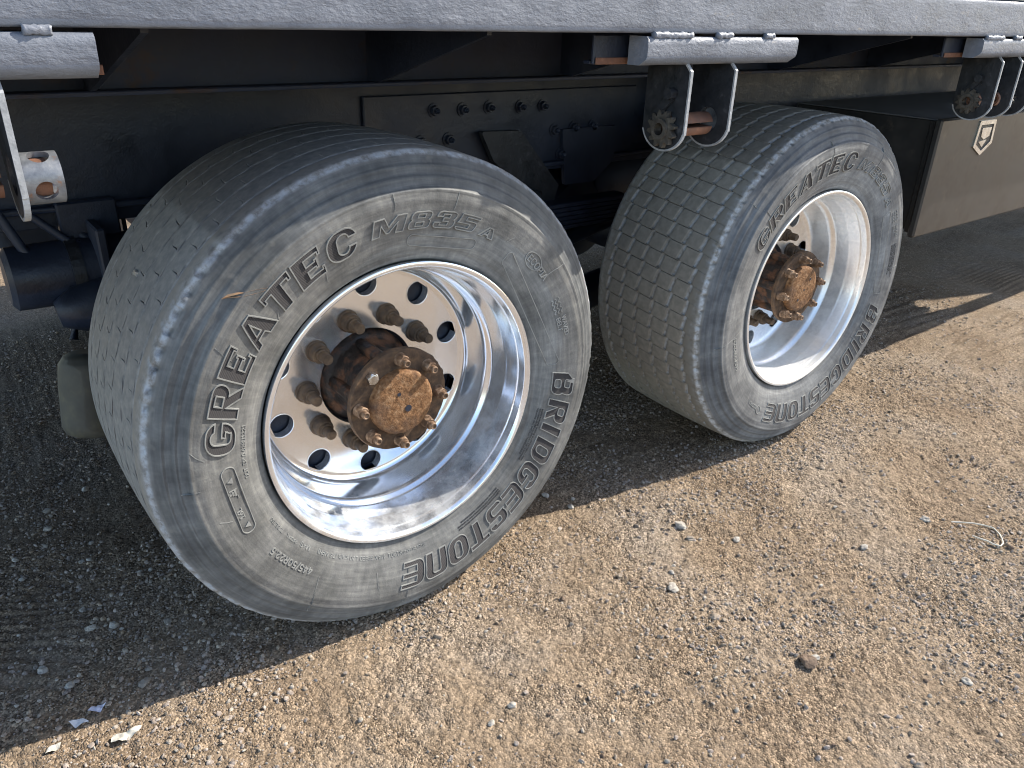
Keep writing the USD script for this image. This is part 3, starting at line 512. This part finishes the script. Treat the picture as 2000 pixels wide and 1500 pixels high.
def wrap(m, th0, r0, rm=None):
    """flat lettering (u along the reading way, v outwards, w proud) laid on the sidewall from angle th0 (degrees) and radius r0"""
    v = m.vertices; rm = rm or r0
    th = math.radians(th0) - v[:, 0] / rm; r = r0 + v[:, 1]
    m = m.copy(); m.vertices = np.stack([r * np.cos(th), face_y(r, th, SEED[0]) - v[:, 2], r * np.sin(th)], -1); return m
def big_word(par, chars, th0, pitch, r0, h, wid, shear, edge_mat, fill_mat, rim=.0021, hgt=.0028, kerns=None):
    rm = r0 + h / 2
    for i, c in enumerate(chars):
        hh, ww = (h * .66, wid * .72) if c == 'a' else (h, wid * (1.22 if c == 'M' else 1))
        pg = affinity.affine_transform(L_(c), [ww, shear * hh, 0, hh, 0, 0]).buffer(.0011, join_style=2, mitre_limit=2).buffer(-.0011, join_style=2)
        pg = pg.segmentize(.007)
        inner = pg.buffer(-rim, join_style=2)
        th = th0 - (kerns[i] if kerns else i * pitch)
        fill = extrude(inner.segmentize(.007), hgt * .45) if not inner.is_empty else None
        edge = extrude(pg.difference(inner), hgt)
        def fine(m):
            v, f = trimesh.remesh.subdivide_to_size(m.vertices, m.faces, .012); return tri(v, f)
        p = obj('raised_letter', wrap(fine(edge), th, r0, rm), edge_mat, par)
        if fill is not None:
            f_ = fine(fill); f_.vertices[:, 2] += .0001; obj('letter_face', wrap(f_, th, r0, rm), fill_mat, par)
def small(par, text, th0, r0, h, m_, bold=False, depth=.0011, name='raised_lettering'):
    obj(name, wrap(meshkit.text_mesh(text, h, depth, bold), th0, r0, r0 + h / 2), m_, par)
def ridge(par, pg, th0, r0, m_, hgt=.0010, name='raised_line'):
    m = extrude(pg.segmentize(.006), hgt); obj(name, wrap(m, th0, r0, r0), m_, par)

# ------------------------------------------------------------------ wheels
PITCH = {}
def tyre(kind, seed):
    worn = kind == 'worn'
    npitch = 60 if worn else 72
    step = 2 * PI / npitch
    mm = step / (2 * PI * .5 / npitch) / 1000                       # radians per millimetre of tread
    sw = .50 if worn else .48
    offs = np.r_[[-1.9, -sw - .25, -sw, sw, sw + .25, 1.9], np.linspace(4.0, 1000 * 2 * PI * .5 / npitch - 4.0, 7)] * mm
    th = (np.arange(npitch)[:, None] * step + offs[None]).ravel(); cut = np.tile(np.r_[0, 0, 1, 1, 0, 0, np.zeros(7)], npitch)
    frac = np.tile(np.clip(offs / step, 0, 1), npitch)
    g = np.array([.062, .120, .178, .238, .297, .355])              # groove centres across the tread
    gd, gw = (.0016, .0036) if worn else (.0055, .0052)
    ys, hs, rib, edge = [], [], [], []
    def add(y, h, rb, eg): ys.append(y); hs.append(h); rib.append(rb); edge.append(eg)
    lo = .024
    for gi_, gc in enumerate(g):
        a_, b_ = lo, gc - gw - .0016
        for s in (.0, .12, .4, .5, .85, 1.0): add(a_ + (b_ - a_) * s, 0, 1, s)
        for d, h in ((-gw - .0003, .2), (-gw + .0012, 1.), (0., 1.06), (gw - .0012, 1.), (gw + .0003, .2)): add(gc + d, h, 0, 0)
        lo = gc + gw + .0016
    for s in (0, .12, .4, .5, .85, 1.0): add(lo + (.392 - lo) * s, 0, 1, s)
    ys, hs, rib, edge = map(np.array, (ys, hs, rib, edge))
    crown = .4985 + .0050 * (1 - ((ys - .208) / .186) ** 2)
    side = dense(SIDE, .0035)
    back = dense([(.396, .4965), (.405, .490), (.414, .477), (.428, .45), (.438, .42), (.436, .37), (.42, .33), (.40, .30), (.38, .288)], .012)
    prof = np.vstack([side, np.stack([ys, crown], -1), back])
    ns, nt = len(side), len(ys)
    T, nr = th[:, None], len(prof)
    y = np.broadcast_to(prof[None, :, 0], (len(th), nr)).copy(); r = np.broadcast_to(prof[None, :, 1], (len(th), nr)).copy()
    sl = slice(ns, ns + nt)
    zig = (frac - .5)[:, None] * (.0 if worn else .0110) + (0 if not worn else .0016) * np.sin(2 * T * npitch / 2)
    lock = np.clip(np.minimum(ys - .030, .385 - ys) / .03, 0, 1)[None]
    y[:, sl] += zig * lock
    dip = gd * hs[None] * np.ones_like(T)
    if worn:
        w1 = (edge < .45) & (rib > 0) & (ys > .05); rn = np.random.default_rng(seed).choice([.0, .35, .8, 1.1, 1.3], (npitch, 8))[np.repeat(np.arange(npitch), 13)][:, np.cumsum(np.r_[0, (np.diff(rib) > 0) * 1])]; dip = dip + cut[:, None] * w1[None] * .0034 * rn
        dip = dip * (.6 + .8 * meshkit.noise(np.stack([np.broadcast_to(T * 6, dip.shape), np.broadcast_to(ys * 30, dip.shape), 0 * dip], -1), 3))
    else:
        sh_ = (ys < .056) | (ys > .362)
        dip = dip + cut[:, None] * rib[None] * np.where(sh_, .0010, .0038)[None]
    r[:, sl] -= dip
    skew = (.11 if not worn else .2) * np.clip(prof[:, 0], .02, .40)[None] / .5 * np.where(np.arange(nr) >= ns, 1, 0)[None] * 1.0
    skew = skew * np.clip((np.arange(nr) - ns + 3) / 6., 0, 1)[None]
    if worn:
        ribn = np.zeros(nr); ribn[sl] = np.cumsum(np.r_[0, (np.diff(rib) > 0) * 1]); ribn[ns + nt:] = 6
        so = np.array([0, .42, .83, .30, .68, .15, .55])[ribn.astype(int)] * step
        ed = np.zeros(nr); ed[sl] = edge; skew = skew + so[None] + (np.sin(ed * 5.5 + ribn) * .005 * (ed > 0))[None]
    TH = T - skew
    # scuffed shoulder: notches and crumbs
    rr_ = prof[None, :, 1]; front = (np.arange(nr) < ns + 3)[None]
    Q = np.stack([r * np.cos(TH), y, r * np.sin(TH)], -1)
    nz = meshkit.fbm(Q * 45., 3, seed) - .5
    band = np.exp(-((rr_ - .4935) / .0050) ** 2) * front
    if worn:
        amt = np.clip(np.cos(T - math.radians(165)) * 1.6 - .25, .15, 1) * np.clip((meshkit.noise(np.stack([T * 4, 0 * T, 0 * T], -1), seed) - .25) * 2.2, .25, 1)
        saw = np.clip(np.sin(T * 88 + 1.2 * np.sin(T * 7)), 0, 1) ** .7
        cutd = band * (amt * saw * .0068 + np.abs(nz) * .008)
    else:
        saw = (np.abs(((T * npitch / (2 * PI) + .3) % 1) - .5) < .045) * 1.0
        cutd = band * (saw * .0045 + np.abs(nz) * .008)
    r = r - cutd * .8; y = y + cutd * .7 * front
    y = y + face_extra(r, TH + 0 * r, seed) * (np.arange(nr) < ns)[None]
    P = np.stack([r * np.cos(TH), y, r * np.sin(TH)], -1)
    zf = -.4905                                                      # flat where it stands
    P[..., 2] = np.maximum(P[..., 2], zf - (P[..., 2] < zf) * .002)
    i = np.arange(len(th) * nr).reshape(len(th), nr); j = np.roll(i, -1, 0)
    q = np.stack([i[:, :-1], j[:, :-1], j[:, 1:], i[:, 1:]], -1).reshape(-1, 4)
    m = tri(P.reshape(-1, 3), np.vstack([q[:, [0, 1, 2]], q[:, [0, 2, 3]]]))
    return m

def check(m, out=(0, -1, 0)):                                        # turn a mesh so that its faces look outwards
    n = m.face_normals * m.area_faces[:, None]
    c = m.triangles_center; rad = c * [1, 0, 1]; rad /= np.maximum(np.linalg.norm(rad, axis=1), 1e-9)[:, None]
    return m

RIM = [(.014, .2985), (.004, .3000), (.0005, .2995), (-.001, .2965), (-.0005, .2930), (.002, .2900), (.005, .2880), (.0075, .2868), (.021, .2850), (.0235, .2838), (.027, .2820), (.052, .2765), (.056, .2752), (.062, .2735), (.098, .2690),
       (.103, .2675), (.108, .2620), (.113, .2580), (.120, .2560), (.166, .2490), (.174, .2468), (.180, .2425), (.1835, .2360), (.1845, .2300)]
def rim_mesh():
    prof = np.array(RIM); n = 256
    m = lathe(prof, n)
    # the disc with its hand holes and hub bore
    disc = Point(0, 0).buffer(.2305, 128).difference(Point(0, 0).buffer(.1105, 64))
    for k in range(10):
        t = .2869 + 2 * PI * k / 10; disc = disc.difference(Point(.2085 * math.cos(t), .2085 * math.sin(t)).buffer(.0255, 24))
    d = xzplate(disc, .1845, .022)
    bev = []
    for k in range(10):
        t = .2869 + 2 * PI * k / 10
        b = lathe([(.1838, .0272), (.1838, .0253), (.1862, .0251)], 40); bev.append(mv(b, .2085 * math.cos(t), 0, .2085 * math.sin(t)))
    # the inner barrel behind the disc
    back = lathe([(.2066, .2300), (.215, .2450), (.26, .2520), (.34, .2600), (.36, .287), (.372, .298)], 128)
    return m, d, bev, back

def wheel(name_label, kind, loc, alu_m, rub, stud0, nut0, seed, TX):
    w = xf('wheel', truck, loc, label=name_label)
    SEED[0] = seed; tm = tyre(kind, seed)
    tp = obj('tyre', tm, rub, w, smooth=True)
    m, d, bev, back = rim_mesh()
    rp = obj('rim', m, alu_m, w, smooth=35)
    obj('rim_disc', d, alu_m, w, smooth=30)
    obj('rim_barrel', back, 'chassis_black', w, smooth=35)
    for b in bev: obj('hand_hole_edge', b, alu_m, w, smooth=True)
    hub = lathe(dense([(.225, .0001), (.225, .106), (.196, .1045), (.188, .098), (.180, .088), (.150, .079), (.110, .074), (.085, .076), (.0665, .088), (.0660, .0001)][::-1], .006), 72)
    hub = roughen(hub, .0045, 38., seed)
    hp = obj('hub', hub, 'rust_dark', w, smooth=40)
    for k in range(5):
        t = k * 2 * PI / 5 + .5
        rb = bx(-.013, .013, .07, .205, -.012, .026, .006); rb = mv(rb, 0, 0, .066); rb = rot(rb, (0, 1, 0), -math.degrees(t) + 90); rb = roughen(rb.subdivide().subdivide(), .003, 60., k)
        obj('hub_rib', rb, 'rust_dark', w, smooth=40)
    # shaft flange with its domed cap, studs and nuts
    fo = [(.0655, .0001), (.0655, .108), (.063, .1105), (.053, .1108), (.0505, .109), (.0498, .0700), (.044, .0645), (.036, .0625), (.0325, .0585), (.0315, .052), (.0310, .03), (.0312, .0001)]
    fl = lathe(dense(fo[:6], .005)[::-1], 96); obj('shaft_flange', roughen(fl, .0016, 60., seed + 2), 'rust_plate', w, smooth=40)
    cp = lathe(dense([(.0512, .0706), (.045, .0702), (.037, .0690), (.0330, .0662), (.0312, .0610), (.0303, .04), (.0300, .0001)], .003)[::-1], 96)
    cpp = obj('shaft_cap', roughen(cp, .0014, 120., seed + 3), 'rust_cap', w, smooth=50)
    for (hx, hz, hr) in (((-.012, .024, .0042), (.008, -.012, .0075)) if kind == 'worn' else ((.026, .028, .0042), (-.020, -.030, .0042), (.004, -.002, .003))):
        obj('cap_hole', mv(lathe([(.0291, .0001), (.0291, hr)][::-1], 14), hx, 0, hz), 'chassis_black', w)
    for k in range(8):
        t = nut0 + 2 * PI * k / 8; x, z = .0905 * math.cos(t), .0905 * math.sin(t)
        zinc = kind == 'worn' and k == 2
        if zinc:
            nm = cat_([rot(hexnut(.0125, .012), (0, 1, 0), 15), mv(lathe([(-.0125, .0001), (-.0125, .008), (-.012, .0095)], 18), 0, 0, 0)])
            obj('flange_bolt', mv(nm, x, .0498, z), 'zinc', w, label='bright zinc bolt head among the rusty nuts')
        else:
            nm = cat_([lathe([(-.001, .0125), (-.006, .0115), (0, .0140)], 20), mv(rot(hexnut(.0128, .0155, .2), (0, 1, 0), rng.uniform(0, 60)), 0, -.004, 0)])
            st = lathe([(-.0295, .0040), (-.0312, .0045), (-.0318, .0062), (-.0295, .0076), (-.0, .0078)], 20)
            dm = lathe([(-.0285, .0001), (-.0292, .0042)], 20)
            a_ = obj('flange_nut', mv(roughen(nm, .0005, 180., k), x, .0498, z), 'rust_nut', w, smooth=30)
            obj('flange_stud', mv(cat_([st, dm]), x, .0498, z), 'rust_nut', w, smooth=30)
    for k in range(10):
        t = stud0 + 2 * PI * k / 10; x, z = .1430 * math.cos(t), .1430 * math.sin(t)
        pr = [(.1843, .0230), (.1800, .0236), (.1782, .0228), (.1772, .0200), (.1760, .0196), (.1580, .0190), (.1560, .0178), (.1552, .0145), (.1500, .0140), (.1490, .0112), (.1270, .0108), (.1242, .0094), (.1240, .0001)]
        obj('lug_nut', mv(roughen(lathe(dense(pr, .004), 32), .0008, 140., k + seed), x, 0, z), 'brown_stud', w, smooth=35)
    TX(w)
    return w

def text_worn(w):
    big_word(w, 'GREATEC', 175.6, 9.95, .3555, .0550, .0610, .13, 'rubber_edge', 'rubber_ribbed')
    big_word(w, 'M835a', 102.6, 0, .3655, .0320, .0470, .30, 'rubber_edge', 'rubber_worn', .0017, .0026, [0, 11.0, 18.9, 26.4, 35.6])
    big_word(w, 'BrIDgeStOne', -.8, 0, .3530, .0575, .0570, .20, 'rubber_edge', 'rubber_ribbed', .0018, .0022, [0, 10.2, 19.6, 25.0, 34.6, 43.8, 52.6, 61.0, 69.9, 78.9, 87.9])
    star = Polygon([(.030, .0585), (.041, .0585), (.0335, .036)]); ridge(w, U([star]), 0.6, .3530, 'rubber_edge', .0022)
    E_ = 'rubber_edge'
    small(w, '445/50R22.5', -131.2, .3640, .0128, E_, True, .0014)
    small(w, 'DOT', 185.3, .3370, .0072, E_, False); small(w, 'EPL0 62BU1221', 180.8, .3370, .0072, E_, False)
    pill = rr(-.0, 0, .140, .027, .0135); ridge(w, pill.difference(pill.buffer(-.0014)), 201.5, .3595, E_, .0013)
    small(w, '\u25b2', 200.0, .3680, .0100, E_, False, .0016); small(w, '16L', 196.4, .3690, .0095, E_, True, .0013)
    pyr = U([sbox(x + .0001, y, x + .0036, y + .0036) for y, xs in ((0, (0, .0045, .009)), (.0045, (.00225, .00675)), (.009, (.0045,))) for x in xs] + [sbox(-.006, -.002, .0, -.0006), sbox(.0125, -.002, .014, .012)])
    ridge(w, pyr, 188.6, .3670, E_, .0012); small(w, '\u25b2', 184.6, .3680, .0100, E_, False, .0016)
    small(w, 'TUBELESS', -149.4, .3310, .0062, E_); small(w, 'RADIAL', -142.1, .3310, .0060, E_); small(w, 'M+S', -135.8, .3280, .0090, E_, True)
    small(w, 'MAX SPEED 120 km/h (75 MPH)', -104.0, .3275, .0078, E_); small(w, 'K1901', -96.8, .3275, .0078, E_); small(w, 'MADE IN JAPAN', -87.0, .3285, .0052, E_)
    for k, tx in enumerate(('SAFETY WARNING  SERIOUS INJURY MAY RESULT FROM', 'EXPLOSION OF TIRE RIM ASSEMBLY DUE TO IMPROPER', 'MOUNTING  ONLY SPECIALLY TRAINED PERSONS')):
        small(w, tx, -15.5, .3430 - .0055 * k, .0034, 'rubber_ribbed', False, .0007)
        small(w, tx, -51.0, .3430 - .0055 * k, .0034, 'rubber_ribbed', False, .0007)
    plq = rr(0, 0, .146, .0225, .0095); ridge(w, plq.difference(plq.buffer(-.0011)), 91.0, .3335, E_, .0009)
    rec = rr(0, 0, .30, .030, .009); ridge(w, rec.difference(rec.buffer(-.0010)), 53.0, .3375, E_, .0008)
    waves = U([LineString([(x, .012 + o + .0022 * math.sin(x * 520)) for x in np.linspace(0, .036, 40)]).buffer(.0011) for o in (-.008, .0, .008)])
    ridge(w, waves, 26.5, .3700, E_, .0012); small(w, 'WAVED', 19.5, .3850, .0100, E_, True); small(w, 'BELT', 19.5, .3715, .0100, E_, True)
    lg = affinity.scale(Point(.026, .016).buffer(.016), 1.5, 1); ridge(w, lg.difference(lg.buffer(-.0018)), 47.5, .3680, E_, .0014); small(w, 'ECOPIA', 46.2, .3765, .0140, E_, True, .0016)
    for t0, ra, rb, sk in ((95, .406, .4345, .0), (77.5, .402, .436, .004), (136, .352, .366, .01), (118.5, .336, .352, .004), (183, .425, .452, .0), (175.5, .411, .4345, .02), (-128, .376, .455, -.02), (-95.5, .362, .452, .006), (-165, .392, .412, .012), (36, .385, .436, .01), (-107, .362, .40, -.008), (56, .378, .392, .01), (150, .395, .43, .012)):
        ln = LineString([(0, 0), (sk * .4, (rb - ra) * .5), (sk, rb - ra)]).buffer(.0006); ridge(w, ln, t0, ra, E_, .0006, 'mould_line')

    sm = Polygon([(0, .056), (.012, .051), (.03, .034), (.048, .018), (.064, 0), (.046, .013), (.030, .026), (.016, .040)])
    ridge(w, sm, 139.0, .400, 'rust_smear', .0004, 'rust_streak')

def text_treaded(w):
    E_ = 'rubber_edge'
    big_word(w, 'GREATEC', 151.5, 10.0, .3555, .0550, .0610, .13, E_, 'rubber_ribbed')
    big_word(w, 'M835a', 78.5, 0, .3655, .0320, .0470, .30, E_, 'rubber_treaded', .0017, .0026, [0, 11.0, 18.9, 26.4, 35.6])
    big_word(w, 'BrIDgeStOne', -16.0, 0, .3530, .0575, .0570, .20, E_, 'rubber_ribbed', .0018, .0022, [0, 10.4, 20.0, 25.6, 35.4, 44.8, 53.8, 62.4, 71.5, 80.7, 89.9])
    star = Polygon([(.030, .0585), (.041, .0585), (.0335, .036)]); ridge(w, star, -14.6, .3530, E_, .0022)
    small(w, '445/50R22.5', -153.5, .3660, .0128, E_, True, .0013)
    lg = Point(.012, .012).buffer(.012); ridge(w, lg.difference(lg.buffer(-.0014)), -119.5, .372, E_, .0012); small(w, 'ECOPIA', -123.5, .3760, .0100, E_, True, .0013)
    waves = U([LineString([(x, .012 + o + .0022 * math.sin(x * 520)) for x in np.linspace(0, .036, 40)]).buffer(.0011) for o in (-.008, .0, .008)])
    ridge(w, waves, 31.0, .3850, E_, .0011); small(w, 'WAVED', 24.0, .3985, .0085, E_, True); small(w, 'BELT', 24.0, .3865, .0085, E_, True)
    rec = rr(0, 0, .27, .032, .009); ridge(w, rec.difference(rec.buffer(-.0010)), 33.5, .3500, E_, .0008)
    for k, tx in enumerate(('SAFETY WARNING  SERIOUS INJURY MAY RESULT', 'EXPLOSION OF TIRE RIM ASSEMBLY DUE TO', 'MOUNTING  ONLY SPECIALLY TRAINED', 'NEVER EXCEED MAXIMUM PRESSURE WHEN')):
        small(w, tx, 14.0, .4040 - .0062 * k, .0034, 'rubber_ribbed', False, .0007)
    for t0, ra, rb, sk in ((140, .452, .476, .0), (139, .402, .44, .0), (100, .402, .45, .0), (188, .330, .452, -.01), (64, .40, .46, .0), (-36, .34, .352, .0), (2.5, .36, .43, .0)):
        ln = LineString([(0, 0), (sk, rb - ra)]).buffer(.0006); ridge(w, ln, t0, ra, E_, .0006, 'mould_line')

wheel('worn wheel in front with a polished rim and nearly smooth tread', 'worn', (0, 0, .48), 'aluminium_polished', 'rubber_worn', -.0306, .7453, 3, text_worn)
wheel('second wheel with a dull rim and deep zigzag grooves in its tread', 'treaded', (1.3818, .0083, .4643), 'aluminium_dull', 'rubber_treaded', .4729, .8697, 4, text_treaded)

# ------------------------------------------------------------------ stones, scraps and wire on the ground
def stone(name, x, y, s, m_, label, seed, group=None, flat=.6, sub=2):
    m = rock(seed, sub, flat, .38); m.apply_scale(s); m = rot(m, (0, 0, 1), seed * 57 % 360)
    z = float(ground_h(np.array(x), np.array(y)))
    p = obj(name, mv(m, x, y, z + s * .28), m_, None, smooth=False)
    tag(p, label, 'stone', group)
S1 = [(-.607, .322, .012, 'stone_pale', 'oval pale stone in the shade left of the worn tyre, roundest of its neighbours'),
      (-.609, .398, .008, 'stone_pale', 'small pale stone just above the oval stone in the shade'),
      (-.709, .253, .013, 'stone_pale', 'flat pale stone near the left edge of the shaded ground'),
      (-.618, .755, .011, 'stone_pale', 'pale stone in the deep shade under the truck near the left edge'),
      (-.557, .099, .012, 'stone_grey', 'grey stone in the shade close to the shadow edge'),
      (-.470, .253, .012, 'stone_grey', 'grey angular stone in the shade below the worn tyre'),
      (-.673, .175, .009, 'stone_pale', 'pale pebble in the shade above the paper scraps'),
      (-.576, .580, .008, 'stone_pale', 'pale pebble in the shade right beside the worn tread'),
      (.728, -.136, .017, 'stone_pale', 'large elongated pale stone in the sun right of the worn tyre'),
      (.709, -.187, .012, 'stone_grey', 'small tan stone just below the elongated pale stone'),
      (.512, -.302, .016, 'stone_pale', 'pale stone alone in the sunny dirt below the worn tyre'),
      (.578, -.624, .021, 'stone_brown', 'dark brown jagged rock in the sunny gravel at right'),
      (-.002, -.354, .010, 'stone_pale', 'white stone in the sun, upper of two near the bottom edge'),
      (-.058, -.363, .008, 'stone_pale', 'white stone in the sun, lower of two near the bottom edge'),
      (.805, -.847, .012, 'stone_pale', 'pale stone in the sunny gravel near the right edge'),
      (1.316, -.501, .012, 'stone_pale', 'whitish stone left of the loop of white wire'),
      (1.057, -.471, .012, 'stone_pale', 'pale stone in the sun between the second wheel and the wire'),
      (.808, -.257, .011, 'stone_pale', 'rounded pale stone in the middle of the sunny gravel')]
for i, (x, y, s, m_, lb) in enumerate(S1): stone('stone', x, y, s * .88, m_, lb, 300 + i)
r_ = np.random.default_rng(5)
cnt = 0
while cnt < 210:
    x, y = r_.uniform(-.85, .6), r_.uniform(-.05, 1.0)
    if y < .06 + .1 * max(0, -x) or (abs(x) < .28 and y < .47) : continue
    stone('pebble', x, y, float(np.clip(.0030 + .0024 * r_.pareto(2.2), 0, .0105)), ('stone_pale', 'stone_pale', 'stone_grey')[r_.integers(3)], 'small pebble lying on the shaded ground beside and under the truck', 500 + cnt, 'pebbles in the truck shade', .65, 1); cnt += 1
cnt = 0
while cnt < 120:
    x, y = r_.uniform(-.6, 2.0), r_.uniform(-1.0, .1)
    if y > -.02: continue
    stone('pebble', x, y, float(np.clip(.0040 + .0024 * r_.pareto(2.2), 0, .0095)), ('stone_pale', 'stone_tan', 'stone_brown', 'stone_tan')[r_.integers(4)], 'small pebble lying in the sunny gravel in front of the wheels', 900 + cnt, 'pebbles in the sunny gravel', .65, 1); cnt += 1

def scrap(name, pts, m_, label, seed, cat='paper scrap', lift=.006):
    """crumpled sheet: outline in metres round (x, y)"""
    pg = affinity.scale(Polygon(pts), .66, .66); c = np.array(pg.centroid.coords[0]); v, f = trimesh.creation.triangulate_polygon(pg.segmentize(.008), engine='earcut')
    v, f = trimesh.remesh.subdivide_to_size(np.c_[v, np.zeros(len(v))], f, .006)
    m = tri(v, f); m.merge_vertices(); v = m.vertices
    z = ground_h(v[:, 0], v[:, 1]) + lift + (meshkit.fbm(v * 70., 2, seed) - .35) * .016
    top = v.copy(); top[:, 2] = z; bot = top - [0, 0, .0004]
    mm = cat_([tri(top, m.faces), tri(bot, m.faces[:, ::-1])])
    tag(obj(name, mm, m_, None), label, cat)
scrap('paper_scrap', [(-.668, .078), (-.640, .095), (-.620, .072), (-.640, .052)], 'paper_violet', 'violet grey scrap of paper at the edge of the shadow', 1, lift=.010)
scrap('paper_scrap', [(-.700, .078), (-.668, .072), (-.655, .050), (-.690, .052)], 'paper', 'white torn scrap lying left of the violet scrap', 2)
scrap('paper_scrap', [(-.645, .008), (-.612, -.010), (-.575, -.008), (-.585, -.030), (-.630, -.032), (-.655, -.012)], 'paper_tan', 'cream crumpled scrap in the sun below the violet scrap', 3)
scrap('paper_scrap', [(-.740, .038), (-.705, .035), (-.712, .020), (-.745, .022)], 'paper_tan', 'thin tan scrap in the sun at the bottom left corner', 4)
wp = np.array([(1.367, -.548), (1.385, -.568), (1.399, -.588), (1.411, -.612), (1.416, -.634), (1.404, -.655), (1.388, -.669), (1.368, -.680), (1.350, -.682), (1.344, -.667), (1.345, -.652), (1.338, -.634), (1.334, -.617)])
wz = ground_h(wp[:, 0], wp[:, 1]) + .007
tag(obj('wire', tube(np.c_[wp, wz - .002], .0019, 8), 'paper_tan', None, smooth=True), 'thin bent loop of pale wire lying in the sunny gravel at right', 'wire')
m = rock(777, 2, .5, .4); m.apply_scale(.012)
tp = obj('stuck_stone', mv(rot(m, (0, 1, 0), 60), -.408, .222, .766), 'stone_pale', None)
tag(tp, 'pale pointed stone stuck to the worn tread on the left', 'stone')
